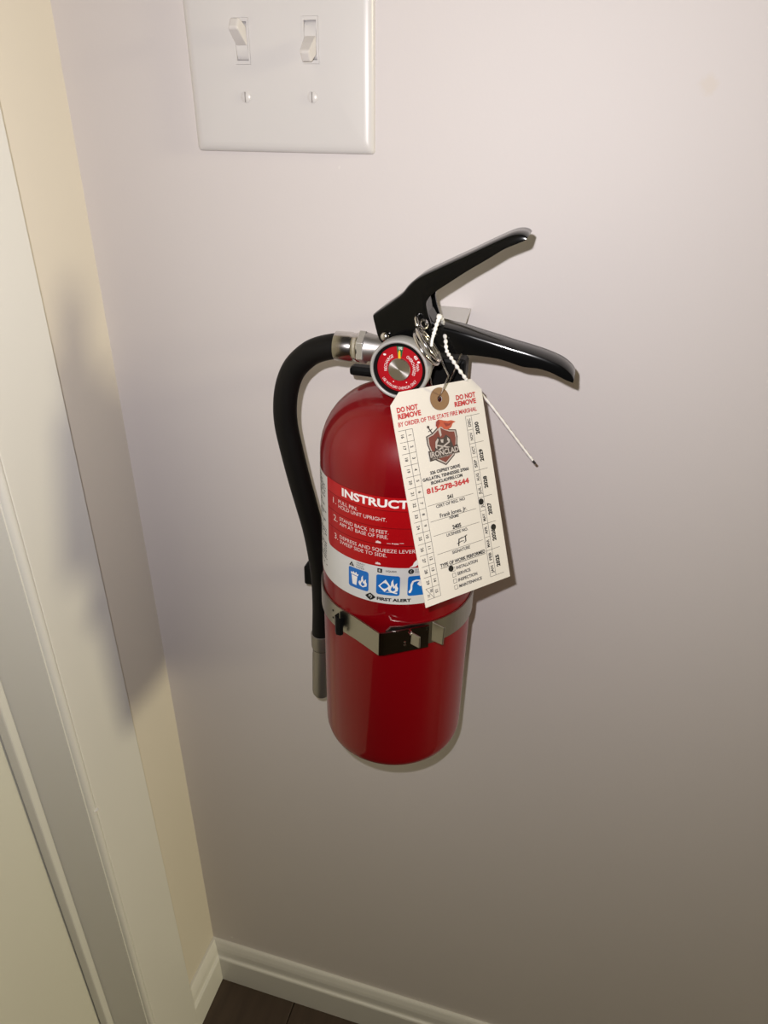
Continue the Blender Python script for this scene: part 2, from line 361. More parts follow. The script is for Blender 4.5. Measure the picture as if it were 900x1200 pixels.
# the three blue pictogram squares
flame = [(0, 0), (-2.6, 1.2), (-3.2, 3.2), (-2.2, 5.0), (-2.0, 3.6), (-1.2, 5.2), (-1.0, 7.6), (.1, 9.4), (.1, 7.0), (.8, 4.6), (1.5, 6.2), (2.4, 6.9), (2.2, 5.0), (3.0, 3.4), (2.7, 1.4)]
core = [(-.2, .9), (-1.3, 2.0), (-1.0, 3.4), (-.3, 4.8), (.3, 3.0), (1.1, 3.6), (1.3, 1.8)]
def square(t0, t1, art, dark):
    ts = [t0+(t1-t0)*(.5-.5*cos(pi*k/20)) for k in range(21)]
    c = lambda t: max(corner(t, t0, 0, 1.6), corner(-t, -t1, 0, 1.6))
    q = obj('blue_square', *patch2(ts, lambda t: 830.6+c(t), lambda t: 846.0-c(t), 54.25), L_BLUE, lb, smooth=True)
    return q, t0*.9425
def art(name, q, PP, mt, r, x0): obj(name, *polys([[(x0+a, 830.6+b) for a, b in P] for P in PP], lambda u, v: cm(u, v, r)), mt, lb)
q, x0 = square(-22.5, -6.5, None, None)
art('bin_pictogram', q, [[(3.2, 2.6), (6.2, 2.3), (7.0, 9.3), (2.4, 9.6)], [(2.0, 10.1), (7.4, 9.8), (8.0, 11.6), (6.8, 11.0), (6.2, 12.8), (5.0, 11.4), (3.8, 12.6), (3.2, 11.2), (2.0, 12.0)]], L_BOLD, 54.33, x0)
art('flame_pictogram', q, [[(a+11, b+2.4) for a, b in flame]], L_BOLD, 54.33, x0)
art('flame_core', q, [[(a+11, b+2.4) for a, b in core]], L_BLUE, 54.37, x0)
q, x0 = square(-.9, 15.4, None, None)
art('fuel_can_pictogram', q, [[(1.4, 6.6), (5.6, 2.4), (9.4, 7.2), (6.2, 12.2)], [(1.6, 1.9), (13.6, 1.5), (13.9, 2.4), (9.5, 3.0), (6.2, 2.3)]], L_BOLD, 54.33, x0)
art('flame_pictogram', q, [[(a*1.1+11, b*1.15+2.2) for a, b in flame]], L_BOLD, 54.33, x0)
art('flame_core', q, [[(a*1.1+11, b*1.1+2.4) for a, b in core]], L_BLUE, 54.37, x0)
q, x0 = square(20.7, 37.0, None, None)
art('plug_pictogram', q, [[(1.0, 2.2), (2.2, 2.6), (3.0, 5.0), (3.0, 8.0), (3.8, 10.6), (5.8, 11.4), (8.2, 11.0), (8.2, 12.2), (5.4, 12.6), (2.8, 11.6), (1.8, 9.0), (1.8, 5.4), (.6, 3.4)],
                          [(6.0, 9.2), (8.8, 12.6), (12.4, 11.0), (11.0, 7.6), (8.0, 7.2)], [(10.5, 2.2), (14, 1.8), (13, 5.2), (11.6, 3.6)]], L_BOLD, 54.33, x0)
obj('class_symbol', *polys([[(-20.7, 847.0), (-16.7, 847.0), (-18.7, 850.4)], rect(-.2, 847.6, 2.9, 850.7), disc(21.3, 849.6, 1.9)], cm), I_BLACK, lb)
obj('class_letter', *join(text('A', lambda a, b: cm(-19.3+1.2*a, 847.4+1.5*b, 54.37)), text('B', lambda a, b: cm(.7+1.2*a, 848.3+1.7*b, 54.37), .02), text('C', lambda a, b: cm(20.6+1.4*a, 848.7+1.7*b, 54.37))), L_WHITE, lb)
obj('class_lettering', *join(ct('TRASH', -16.0, -9.6, 850.2, 1.1), ct('WOOD', -16.0, -10.2, 848.5, 1.1), ct('PAPER', -16.0, -9.6, 846.8, 1.1), ct('LIQUIDS', 5.6, 12.8, 848.8, 1.2, bold=.02),
                            ct('ELECTRICAL', 25.4, 35, 850.2, 1.1), ct('EQUIPMENT', 25.4, 35, 848.5, 1.1)), I_BLACK, lb)
em = []
for k in range(24):
    a = 2*pi*k/24; r_ = 2.9*(1-.16*abs(sin(2*a)) + (.12 if k % 6 == 0 else 0)); em.append((-4.7+r_*cos(a)*1.15, 827.5+r_*sin(a)*.93))
obj('maker_emblem', *polys([em], cm), I_BLACK, lb)
obj('emblem_monogram', *polys([seg2(-5.9, 827.2, -5.0, 828.7, .35), seg2(-5.9, 828.3, -4.7, 829.0, .35), seg2(-4.7, 829.0, -3.6, 827.9, .35), seg2(-4.6, 826.0, -3.6, 827.9, .35), seg2(-5.2, 827.4, -4.4, 827.9, .35)], lambda u, v: cm(u, v, 54.37)), L_WHITE, lb)
obj('maker_lettering', *ct('FIRST ALERT', -.3, 23.4, 826.0, 2.2, bold=.045), I_BLACK, lb)

# valve body with hose port and gauge port
vb = obj('valve_body', *lathe([(10.5, 965), (11.5, 967), (11.5, 984), (9, 987)], (272, AY, 0), n=40), M_ALU, ex, smooth=True)
obj('hose_port', *lathe([(7.0, 0), (7.6, -6), (8.6, -11), (9.0, -13)], (258, AY, 975.6), (1, 0, 0), 32), M_ALU, vb, smooth=True)
obj('gauge_port', *lathe([(7, 0), (7, 16)], (273.5, -85, 974.5), (0, -1, 0), 32), M_ALU, vb, smooth=True)
obj('hex_nut', *lathe([(8.6, 0), (10.4, .6), (10.4, 4.8), (8.6, 5.4)], (245.6, AY, 975.2), (-1, 0, 0), 6), M_NUT, ex, bevel=.3)
# hose: ferrule, rubber, ferrule, nozzle
hp = [(243, -80, 975), (236, -80, 975), (225.7, -80, 974.3), (213.7, -80, 970.9), (205.2, -80, 965.9), (196.2, -80, 956.4), (190.8, -80, 944.2), (188.3, -80, 930.2),
      (188, -79, 915.6), (190.3, -77, 896), (193.2, -73, 871.8), (196.2, -69, 849.9), (198.9, -64, 826.3), (200.2, -59, 800.3), (200.2, -54, 772.7), (199.2, -51, 744.5), (197.6, -50, 716), (197.3, -50, 699)]
ho = obj('hose', *tube(smooth_path(hp, 6), 8.0, 28), M_RUBBER, ex, smooth=True, label='black rubber hose curving down the left side')
obj('hose_ferrule', *lathe([(8.2, 0), (9.0, .3), (9.1, 10.5), (8.7, 11.2), (8.7, 13.6), (9.1, 14.4), (9.1, 16.2), (8.4, 17.2), (7, 17.4)], (225.0, AY, 974.5), (1, 0, .02), 48), M_CHROME, ho, smooth=True, label='shiny steel crimp sleeve')
obj('nozzle_ferrule', *lathe([(8.3, 0), (8.9, .3), (8.9, 13), (8.4, 15), (8.0, 15.5)], (197.5, -50, 715), (0, 0, -1), 40), M_NOZ, ho, smooth=True)
obj('nozzle', *lathe([(7.7, 0), (7.9, 6), (8.2, 8), (8.2, 50), (7.8, 53.5), (6.6, 55.5), (6.2, 55.5), (5.6, 52), (4.5, 40), (0, 40)], (197.5, -50, 700), (-.035, 0.01, -1), 40, caps=False), M_NOZ, ho, smooth=True, label='dull grey discharge nozzle')

# levers: pressed sheet channels, open below
def bpx(x, y, Y):
    d = r2*((x-450)/F_PX)-u2*((y-600)/F_PX)+fw; return CAM+d*((Y-CAM.y)/d.y)
def channel(st, yf, yb, th=2.0, rb=2.2):
    """st: (top, bottom) points of the front side as seen in the picture plane y=yf; inverted U section"""
    V, Fc = [], []; n = 14
    for (tx, ty), (bx, by) in st:
        T = bpx(tx, ty, yf); B = bpx(bx, by, yf); T = Vector((T.x, 0, T.z)); B = Vector((B.x, 0, B.z)); D = (T-B).normalized()
        h = (T-B).length; r_ = min(rb, h*.4); e = min(th, h*.45)
        sec = [(yf, 0), (yf, h-r_), (yf+r_*.3, h-r_*.3), (yf+r_, h), (yb-r_, h), (yb-r_*.3, h-r_*.3), (yb, h-r_), (yb, 0),
               (yb-th, 0), (yb-th, h-e-.8), (yb-th-1, h-e), (yf+th+1, h-e), (yf+th, h-e-.8), (yf+th, 0)]
        for y, k in sec: q = B+D*k; V.append((q.x, y, q.z))
    for i in range(len(st)-1):
        for k in range(n): Fc.append((i*n+k, i*n+(k+1) % n, (i+1)*n+(k+1) % n, (i+1)*n+k))
    Fc += [tuple(range(n)), tuple((len(st)-1)*n+k for k in range(n))]
    return V, Fc
def dense(st, n=4):
    out = []
    for i in range(len(st)-1):
        P = [st[max(i-1, 0)], st[i], st[i+1], st[min(i+2, len(st)-1)]]
        for k in range(n):
            t = k/n
            f = lambda a, b, c, d: .5*(2*b+(c-a)*t+(2*a-5*b+4*c-d)*t*t+(3*b-a-3*c+d)*t**3)
            out.append(tuple(tuple(f(*[p[j][c] for p in P]) for c in (0, 1)) for j in (0, 1)))
    return out+[st[-1]]
upper = [((436.5, 369), (442, 391)), ((441, 365.5), (447, 401)), ((452, 358), (462, 405)), ((463, 350), (478, 406)), ((471, 343.5), (492, 404)), ((477, 336), (505, 398)), ((482, 331), (506, 384)),
         ((488, 326.5), (501, 366)), ((496, 322), (500, 353)), ((508, 316.5), (509, 343)), ((525, 308.5), (527, 331)), ((548, 298), (548, 317.5)), ((572, 286.5), (572, 303.5)),
         ((592, 277.5), (590, 292.5)), ((603, 274), (603, 287)), ((611, 274), (609, 284.5)), ((616, 276), (613, 283)), ((618, 279), (616, 281.5))]
obj('squeeze_lever', *channel(dense(upper, 3), -93, -67), M_BLACK, ex, smooth=True, label='black upper lever slanting up to the right')
lower = [((498, 388), (498, 411)), ((510, 382), (508, 412)), ((525, 385), (525, 414)), ((543, 389.5), (546, 416)), ((562, 395.5), (560, 417)), ((583, 402), (583, 420.5)), ((600, 407.5), (598, 425)), ((617, 412.5), (613, 430)),
         ((634, 418), (630, 432)), ((648, 423.5), (645, 436.5)), ((659, 429), (655, 441.5)), ((667, 435.5), (664, 446)), ((671, 441), (669.5, 448)), ((672.5, 445.5), (671.5, 449))]
obj('carry_handle', *channel(dense(lower, 3), -91, -71, rb=2.0), M_BLACK, ex, smooth=True, label='black lower carrying handle slanting down to the right')
hb = [bpx(x, y, -88) for x, y in [(450, 380), (498, 350), (501, 366), (507, 377), (522, 388), (524, 412), (450, 412)]]
obj('handle_bracket', *extrude([(p.x, p.z) for p in hb], -88, -72, lambda p, t: (p[0], t, p[1])), M_BLACK, ex, bevel=1, label='black web joining the two levers')
c = bpx(451.5, 394.5, -94.5)
obj('rivet', *lathe([(2.9, -1.5), (2.9, 0), (2.6, 1.2), (1.6, 2.0), (0, 2.3)], c, (0, -1, 0), 24), M_CHROME, ex, smooth=True)
# pull pin and its split ring
P0 = bpx(488, 371, -96); P1 = bpx(489.5, 384, -100)
pin = obj('pull_pin', *tube(smooth_path([P0+Vector((0, 14, 1)), P0, bpx(488.3, 377, -99), P1], 5), 1.15, 12), M_CHROME, ex, smooth=True)
a_ = bpx(488.5, 384, -106); b_ = bpx(516, 422, -106); C0 = (a_+b_)/2; ua = (b_-a_).normalized(); hl = (b_-a_).length/2
vw = (CAM-C0).normalized(); vw = (vw-ua*vw.dot(ua)).normalized(); sd = ua.cross(vw)
def ringpts(c, tilt, rx, n=48): 
    ub = vw*cos(R(tilt))+sd*sin(R(tilt)); return [c+ua*rx*cos(2*pi*k/n)+ub*rx*sin(2*pi*k/n) for k in range(n)]
obj('pin_ring', *join(tube(ringpts(C0, 10, hl), 1.1, 10, closed=True), tube(ringpts(C0+sd*2.2+ua*1.0, 16, hl*.97), 1.05, 10, closed=True)), M_CHROME, pin, smooth=True)
obj('pin_eye', *tube(ringpts(bpx(496, 380, -97), 60, 2.4, 20), 1.0, 8, closed=True), M_CHROME, pin, smooth=True)

# pressure gauge
GX, GZ, GY = 274.2, 974.0, -112.0
M_HUB = mat('brushed_hub', (.60, .57, .55), .30, 1)
_nt = M_HUB.node_tree; _tn = _nt.nodes.new('ShaderNodeTangent'); _tn.direction_type = 'RADIAL'; _tn.axis = 'Y'
_tc = _nt.nodes.new('ShaderNodeTexCoord')
_nt.nodes['Principled BSDF'].inputs['Anisotropic'].default_value = .85
_nt.links.new(_tn.outputs[0], _nt.nodes['Principled BSDF'].inputs['Tangent'])
ga = obj('gauge', *lathe([(8, -13), (16.6, -12), (17.5, -10), (17.6, -1.2), (17.0, -.1), (16.2, 0), (15.6, -.4), (15.3, -2.4)], (GX, GY, GZ), (0, -1, 0), 72, caps=False), M_BEZEL, ex, smooth=True, label='round pressure gauge with grey bezel and red dial')
obj('gasket', *lathe([(15.35, -.9), (13.7, -1.1), (13.5, -2.8)], (GX, GY, GZ), (0, -1, 0), 64, caps=False), M_BPLAST, ga, smooth=True)
dl = lambda u, v, y=.0: (GX+u, GY+2.6-y, GZ+v)
obj('dial', *polys([disc(0, 0, 15.2, 64)], dl), G_RED, ga)
obj('green_zone', *polys([[(13.9*sin(R(a)), 13.9*cos(R(a))) for a in (-9, -4, 0, 4, 9)]+[(7.2*sin(R(a)), 7.2*cos(R(a))) for a in (9, 0, -9)]], lambda u, v: dl(u-.3, v, .08)), G_GREEN, ga)
def arc(s, a0, a1, r, h, inside=False, bold=0):
    """along an arc of the dial, angles clockwise from the top"""
    if inside: return text(s, lambda t, b: dl((r-h*b)*sin(R(a0+(a1-a0)*t)), (r-h*b)*cos(R(a0+(a1-a0)*t)), .12), bold)
    return text(s, lambda t, b: dl((r+h*b)*sin(R(a0+(a1-a0)*t)), (r+h*b)*cos(R(a0+(a1-a0)*t)), .12), bold)
obj('dial_lettering', *join(arc('RECHARGE', -103, -30, 7.7, 1.7), arc('OVERCHARGED', 27, 112, 7.7, 1.7), arc('USE WITH DRY CHEMICAL ONLY', 238, 122, 12.3, 1.6, True),
    arc('400', 44, 57, 10.9, 1.7, bold=.02), arc('PSI', 69, 79, 9.9, 1.5), arc('kPa', 80, 92, 9.9, 1.5), arc('195', -6, 5, 11.3, 1.5, bold=.02),
    polys([disc(-9.3, 7.6, .9, 12, .55), disc(10.9, 5.0, .85, 12, .6), disc(-3.6, -7.9, .35, 8), disc(4.2, -7.7, .35, 8)], lambda u, v: dl(u, v, .12))), L_BOLD, ga)
obj('needle', *polys([[(-.9, 5.0), (.6, 5.0), (.2, 10.4), (-.5, 11.4), (-1.1, 9.5)]], lambda u, v: dl(u, v, .9)), G_YEL, ga)
hc_ = Vector(dl(-.2, -.2))
hub = obj('dial_hub', *lathe([(6.6, 0), (6.6, 1.2), (6.3, 1.5), (4, 1.5), (2, 1.5), (0, 1.5)], hc_, (0, -1, 0), 48), M_HUB, ga, smooth=True, label='brushed metal disc at the middle of the dial')
_d = (ORG[hub.name]-hc_)*.001     # the disc's own origin at its centre, for the turned grain
for v in hub.data.vertices: v.co += _d
hub.location = -_d

# ------------------------------------------------------------------ wall bracket with strap
br = empty('wall_bracket', (285, 0, 800), 'metal wall bracket holding the extinguisher by a stainless strap with open latch', 'bracket')
obj('back_plate', *box((272, -3, 700), (296, -.2, 950)), M_GALV, br, bevel=.5)
hk = [(272.2, 296.2, -.4, 985.3), (272.8, 296.2, -4, 985.0), (273.4, 296.2, -27, 979.2), (273.6, 296.0, -50, 972), (273.6, 296.0, -58, 962)]
V, Fc = [], []
for x0, x1, y, z in hk: V += [(x0, y, z), (x1, y, z), (x1, y+.3, z-1.3), (x0, y+.3, z-1.3)]
for i in range(len(hk)-1):
    for k in range(4): Fc.append((4*i+k, 4*i+(k+1) % 4, 4*i+4+(k+1) % 4, 4*i+4+k))
Fc += [(0, 1, 2, 3), (16, 17, 18, 19)]
obj('hanger_hook', V, Fc, M_GALV, br)
fk = obj('hanger_fork', *box((279, -66, 934), (305.3, -52, 969)), M_BPLAST, br, bevel=2.2, label='black fork under the valve')
obj('fork_arm', *box((228, -64, 950), (256, -54, 956.2)), M_BPLAST, fk, bevel=2.2)
obj('fork_stem', *box((286, -54, 940), (298, -3, 952)), M_BPLAST, fk, bevel=1)
hcl = obj('hose_clip', *box((180, -42, 756), (190, -30, 774)), M_BPLAST, br, bevel=2, label='black plastic clip behind the hose')
obj('clip_arm', *box((189, -38, 757), (262, -24, 772)), M_BPLAST, hcl, bevel=1)
obj('clip_foot', *box((262, -25, 757), (296, -3, 772)), M_BPLAST, hcl, bevel=1)
# strap: follows the cylinder on both sides, straight leg to a folded corner at the front
Z0, Z1 = 789.3, 807.6
def ribbon(P, th, z0=Z0, z1=Z1, zf=None):
    n = len(P); V, Fc = [], []
    for i, (x, y) in enumerate(P):
        T = Vector((P[min(i+1, n-1)][0]-P[max(i-1, 0)][0], P[min(i+1, n-1)][1]-P[max(i-1, 0)][1])).normalized()
        N = Vector((-T.y, T.x))*th/2; a, b = (zf(i) if zf else (z0, z1))
        V += [(x+N.x, y+N.y, a), (x-N.x, y-N.y, a), (x-N.x, y-N.y, b), (x+N.x, y+N.y, b)]
    for i in range(n-1):
        for k in range(4): Fc.append((4*i+k, 4*i+(k+1) % 4, 4*i+4+(k+1) % 4, 4*i+4+k))
    return V, Fc+[(0, 1, 2, 3), tuple(4*n-4+k for k in range(4))]
rs = 55.0
left = [(AX+rs*sin(R(t)), AY-rs*cos(R(t))) for t in range(-180, -29, 4)]
left += [(275.0-29*.866*(1-k/4)-.0, -145.2+29*.5*(1-k/4)) for k in range(1, 5)]
obj('strap', *ribbon(left, 1.1), M_STRAP, br, smooth=False, label='stainless strap, left leg running to a folded corner')
obj('strap', *ribbon([(AX+rs*sin(R(t)), AY-rs*cos(R(t))) for t in list(range(180, 23, -4))]+[(AX+56.4*sin(R(18)), AY-56.4*cos(R(18))), (AX+57.5*sin(R(10)), AY-57.5*cos(R(10))), (278.5, -141.2)], 1.1), M_STRAP, br, label='stainless strap, right side')
obj('latch_plate', *ribbon([(275.0, -145.2), (278, -143.9), (291, -135.6), (304, -127.2)], 1.2), M_STRAPD, br, label='latch plate folded back from the corner')
def tabq(P, th):      # P: four points in the picture plane at given y
    Q = [bpx(*q) for q in P]; n = (Q[1]-Q[0]).cross(Q[3]-Q[0]).normalized()*th
    return [*Q, *[q+n for q in Q]], [(0, 1, 2, 3), (4, 5, 6, 7), (0, 1, 5, 4), (1, 2, 6, 5), (2, 3, 7, 6), (3, 0, 4, 7)]
obj('latch_tab', *tabq([(482, 741.5, -142), (491.5, 747, -146), (491.0, 760, -146), (480.5, 754.5, -142)], 1.2), M_STRAP, br, bevel=.4)
obj('latch_tab', *tabq([(506, 728.5, -132), (521, 736, -136), (518.5, 756.5, -136), (505, 750.5, -132)], 1.2), M_STRAP, br, bevel=.5)
obj('latch_hook', *tube(smooth_path([bpx(480, 738, -141), bpx(482, 741, -146), bpx(481.5, 744, -147), bpx(479, 741, -144)], 4), .6, 8), M_CHROME, br, smooth=True)
obj('latch_rivet', *join(lathe([(.9, 0), (.9, .6), (0, .8)], bpx(474.5, 752.5, -143.7), (.2, -1, 0), 12), lathe([(.9, 0), (.9, .6), (0, .8)], bpx(474.5, 755.5, -143.7), (.2, -1, 0), 12)), M_CHROME, br)
# small loop buckle on the left leg
def cz(t, r): return (AX+r*sin(R(t)), AY-r*cos(R(t)))
obj('strap_loop', *ribbon([cz(-31, 56.0), cz(-30.5, 59.5), cz(-28, 60.8), cz(-25.8, 59.8), cz(-25.4, 57.5)], 1.0, 789.5, 804.0), M_BPLAST, br, bevel=.3, label='dark loop on the strap')
obj('strap_hole', *join(*[lathe([(.75, 0), (.75, .25)], (*cz(-38.5, 55.55), z), (sin(R(-38.5)), -cos(R(-38.5)), 0), 12) for z in (795.2, 801.4)]), I_BLACK, br)

# ------------------------------------------------------------------ inspection tag
TLc, TRc, BLc = Vector((273.2, -130.3, 965.9)), Vector((316.5, -80.0, 964.1)), Vector((308.3, -164.5, 849.5))
UX = (TRc-TLc)/66.7; UY = (BLc-TLc)/130; NN = UX.cross(UY).normalized()
if NN.dot(CAM-TLc) < 0: NN = -NN
def tp(u, v, h=0): return TLc+UX*u+UY*v+NN*h
tg = empty('inspection_tag', tp(34.3, 8.3), 'cream card inspection tag wired to the extinguisher ring, printed in red and black', 'tag')
# card with its hole: ring of quads between hole and outline
outl = [(0, 6.8), (7.2, 0), (60, 0), (66.7, 7.2), (66.7, 129.6), (0, 129.6)]
hole = disc(34.3, 8.3, 1.9, 24)
b = bmesh.new()
def loop(pts): 
    vs = [b.verts.new(p) for p in pts]; return vs, [b.edges.new((vs[i], vs[(i+1) % len(vs)])) for i in range(len(vs))]
_, e1 = loop([(u, v, 0) for u, v in outl]); _, e2 = loop([(u, v, 0) for u, v in hole])
bmesh.ops.triangle_fill(b, edges=e1+e2, use_beauty=True, use_dissolve=False)
b.verts.index_update(); V = [tuple(v.co) for v in b.verts]; Fc = [tuple(v.index for v in f.verts) for f in b.faces]; b.free()
card = obj('card', [tp(u, v) for u, v, _ in V], Fc, M_PAPER, tg)
sd_ = card.modifiers.new('thick', 'SOLIDIFY'); sd_.thickness = .0004; sd_.offset = 0
def ann(cu, cv, r0, r1, n=40):
    V = [(cu+r*cos(2*pi*k/n), cv+r*sin(2*pi*k/n)) for r in (r0, r1) for k in range(n)]
    return V, [(k, (k+1) % n, n+(k+1) % n, n+k) for k in range(n)]
v_, f_ = ann(34.3, 8.3, 1.9, 6.8); obj('eyelet', [tp(u, v, .3) for u, v in v_]+[tp(u, v, .75) for u, v in v_], f_+[tuple(i+80 for i in q) for q in f_]+[(k+40, (k+1) % 40+40, (k+1) % 40+120, k+120) for k in range(40)], M_EYE, tg, label='brown card reinforcement ring round the hole')
PH = .38
def tt_(s, u0, u1, v, h, bold=0): return text(s, lambda a, b: tp(u0+(u1-u0)*a, v-h*b, PH), bold)
def tfit(s, uc, v, h, bold=0, sq=.95):
    w_ = glyphs(s, bold)[2]/CAPH*h*sq; return tt_(s, uc-w_/2, uc+w_/2, v, h, bold)
def cw(s, u, v0, v1, h, bold=.022):    # reads downward, centred, natural width
    c_ = (v0+v1)/2; w_ = glyphs(s, bold)[2]/CAPH*h*.95; v0, v1 = c_-w_/2, c_+w_/2
    return text(s, lambda a, b: tp(u+h*b, v0+(v1-v0)*a, PH), bold)
def ccw(s, u, v0, v1, h, bold=0):   # reads upward, from v0 (bottom) to v1
    return text(s, lambda a, b: tp(u-h*b, v0+(v1-v0)*a, PH), bold)
obj('red_lettering', *join(tt_('DO NOT', 3.5, 18.2, 11.6, 2.8, .045), tt_('REMOVE', 3.5, 19.6, 15.4, 2.8, .045), tt_('DO NOT', 46.3, 61.2, 11.1, 2.8, .045), tt_('REMOVE', 44.5, 61.0, 14.9, 2.8, .045),
    tt_('BY ORDER OF THE STATE FIRE MARSHAL', 2.8, 60.6, 19.8, 2.5, .022)), I_RED, tg)
obj('phone_lettering', *tt_('815-278-3644', 14.3, 46.2, 62.4, 3.0, .045), I_RED, tg)
fine = []; bold = []
bold += [tt_('326 OSPREY DRIVE', 18.9, 41.4, 51.5, 1.85, .035), tt_('GALLATIN, TENNESSEE 37066', 12.9, 47.5, 54.6, 1.85, .035), tt_('IRONCLADFIRE.COM', 18.4, 41.9, 57.6, 1.85, .035)]
bold += [tfit('541', 30.4, 68.8, 2.3, .035), tfit('Frank Jones, Jr.', 31, 78.6, 2.45, .015), tfit('2405', 31.7, 87.8, 2.4, .035), tt_('TYPE OF WORK PERFORMED', 15.0, 49.9, 108.7, 2.1, .03)]
fine += [tt_('CERT OF REG. NO', 19.2, 41.0, 72.2, 1.8, .02), tt_('NAME', 27.4, 34.5, 81.2, 1.7, .02), tt_('LICENSEE NO.', 23.3, 39.6, 91.2, 1.8, .02), tt_('SIGNATURE', 25.2, 39.0, 102.8, 1.8, .02)]
for s, v, u1 in (('INSTALLATION', 113.0, 43), ('SERVICE', 116.9, 36.6), ('INSPECTION', 120.9, 41.2), ('MAINTENANCE', 124.8, 44.2)): fine.append(tt_(s, 26.3, u1, v, 1.9, .022))
ROW = (125.2-22.2)/15
for k in range(15):
    v0 = 22.2+k*ROW
    fine.append(cw(str(k+1), 8.5, v0+ROW*.5-(.7 if k < 9 else 1.5), v0+ROW*.5+(.7 if k < 9 else 1.5), 1.9))
    if k < 14: fine.append(cw(str(k+16), 3.4, v0+ROW*.5-1.5, v0+ROW*.5+1.5, 1.9))
v0 = 22.2+14*ROW; fine += [cw('30', 5.0, v0+.7, v0+3.4, 1.6), cw('31', 2.6, v0+3.4, v0+6.1, 1.6)]
MR = (125.2-21.8)/12
for k, s in enumerate(['DEC', 'NOV', 'OCT', 'SEP', 'AUG', 'JUL', 'JUN', 'MAY', 'APR', 'MAR', 'FEB', 'JAN']):
    c = 21.8+(k+.5)*MR; fine.append(ccw(s, 54.3, c+2.5, c-2.5, 2.0, .022))
for k in range(6):
    c = 21.8+(2*k+1)*MR; bold.append(ccw(str(2030-k), 60.0, c+3.9, c-3.9, 2.6, .045))
obj('black_lettering', *join(*bold), I_BLACK, tg); obj('fine_lettering', *join(*fine), I_GREY, tg)
ln = []
W = .22
ln += [rect(2, 22.1, 12, 22.1+W), rect(2, 125.2, 12, 125.2+W), rect(7, 22.2, 7+W, 125.2), rect(12-W, 22.2, 12, 125.2), seg2(2, v0, 7, v0+ROW, W)]
ln += [rect(2, 22.2+k*ROW, 12, 22.2+k*ROW+W) for k in range(1, 15)]
ln += [rect(51, 21.8, 51+W, 125.2), rect(55.4, 21.8, 55.4+W, 125.2)]+[rect(51, 21.8+k*MR, 62 if k % 2 == 0 else 55.4, 21.8+k*MR+W) for k in range(13)]
ln += [rect(13.4, 69.6, 48, 69.6+W), rect(13.4, 79.4, 48.2, 79.4+W), rect(13.9, 88.4, 49.2, 88.4+W), rect(14.4, 100.1, 49.5, 100.1+W)]
ln += [rect(15, 109.2, 49.9, 109.5)]
for v in (111.0, 114.7, 118.5, 122.5):
    a0, a1, c0, c1 = 22.6, 25.2, v, v+2.6; ln += [rect(a0, c0, a1, c0+W), rect(a0, c1-W, a1, c1), rect(a0, c0, a0+W, c1), rect(a1-W, c0, a1, c1)]
pf = lambda h: (lambda u, v: tp(u, v, h))
obj('ruled_line', *polys(ln, pf(PH-.05)), I_GREY, tg)
sg = [seg2(30.8, 99.2, 31.8, 94.8, .75), seg2(31.6, 95.2, 34.6, 94.6, .6), seg2(31.2, 97.3, 33.6, 96.6, .45), seg2(33.4, 96.8, 35.2, 96.9, .4), seg2(34.6, 94.9, 38.2, 93.9, .45), seg2(36.9, 94.3, 36.6, 97.6, .7), seg2(36.6, 97.6, 34.9, 98.2, .4), seg2(29.8, 97.6, 31.4, 97.0, .4)]
obj('signature', *polys(sg, pf(PH)), I_BLACK, tg)
for u, v, r_ in ((52.8, 76.2, 2.0), (59.3, 94.4, 2.0), (22.3, 111.3, 1.9)):
    obj('punch_hole', *polys([disc(u, v, r_, 20)], pf(PH+.08)), I_BLACK, tg)
# emblem: shield with a plumed helmet, crossed arms and a banner
sh = [(20.3, 28.6), (24.5, 27.6), (28.5, 25.2), (31.3, 23.4), (34.3, 25.6), (38.3, 27.5), (42.6, 28.3), (42.9, 33), (41.6, 38.5), (38.6, 43.5), (31.3, 48.3), (24.2, 43.7), (21.5, 38.7), (20.2, 33.5)]
cu_, cv_ = 31.4, 35.5
sc_ = lambda P, s: [(cu_+(u-cu_)*s, cv_+(v-cv_)*s) for u, v in P]
eb = obj('emblem', *polys([sh], pf(PH)), M_SHIELD2, tg, label='shield emblem with plumed knight helmet over a lettered banner')
obj('shield_edge', *polys([sc_(sh, .93)], pf(PH+.04)), M_STEELINK, eb)
obj('shield_field', *polys([sc_(sh, .86)], pf(PH+.08)), M_SHIELD, eb)
kn = [[(26.4, 32.6), (28.6, 30.0), (30.2, 31.6), (32.4, 31.6), (34.5, 30.0), (37.2, 32.4), (38.8, 38.5), (35.8, 41.5), (27.4, 41.5), (24.6, 38.5)]]
obj('knight', *polys(kn, pf(PH+.12)), M_SHIELD2, eb)
hl_ = [[(29.4, 26.0), (31.2, 24.0), (31.4, 29.8), (30.3, 30.6)], seg2(25.4, 39.2, 36.4, 34.6, .9), seg2(27.0, 35.2, 38.0, 39.0, .8), [(26.2, 33.0), (28.0, 31.2), (28.8, 32.0), (27.0, 34.8), (26.6, 37.6), (25.6, 36.2)],
       [(35.2, 31.6), (36.8, 33.6), (36.2, 35.2), (34.8, 33.4)], [(30.0, 32.2), (32.2, 32.4), (31.6, 34.6), (30.2, 34.0)], seg2(30, 36.9, 33.2, 41, .5)]
obj('knight_armour', *polys(hl_, pf(PH+.16)), M_STEELINK, eb)
obj('sword', *polys([seg2(23.2, 24.2, 25.4, 28.2, .8), disc(22.9, 23.4, .9, 12), seg2(22.5, 26.2, 25.5, 25.0, .5)], pf(PH+.02)), M_SHIELD2, eb)
pm = [(29.2, 25.6), (28.3, 23.4), (29.0, 21.2), (31.0, 20.2), (34.5, 21.4), (37.5, 22.2), (40.0, 22.2), (43.2, 23.6), (40.8, 24.2), (39.2, 26.4), (36.2, 27.4), (33.8, 26.6), (32.2, 24.6), (31.0, 24.8)]
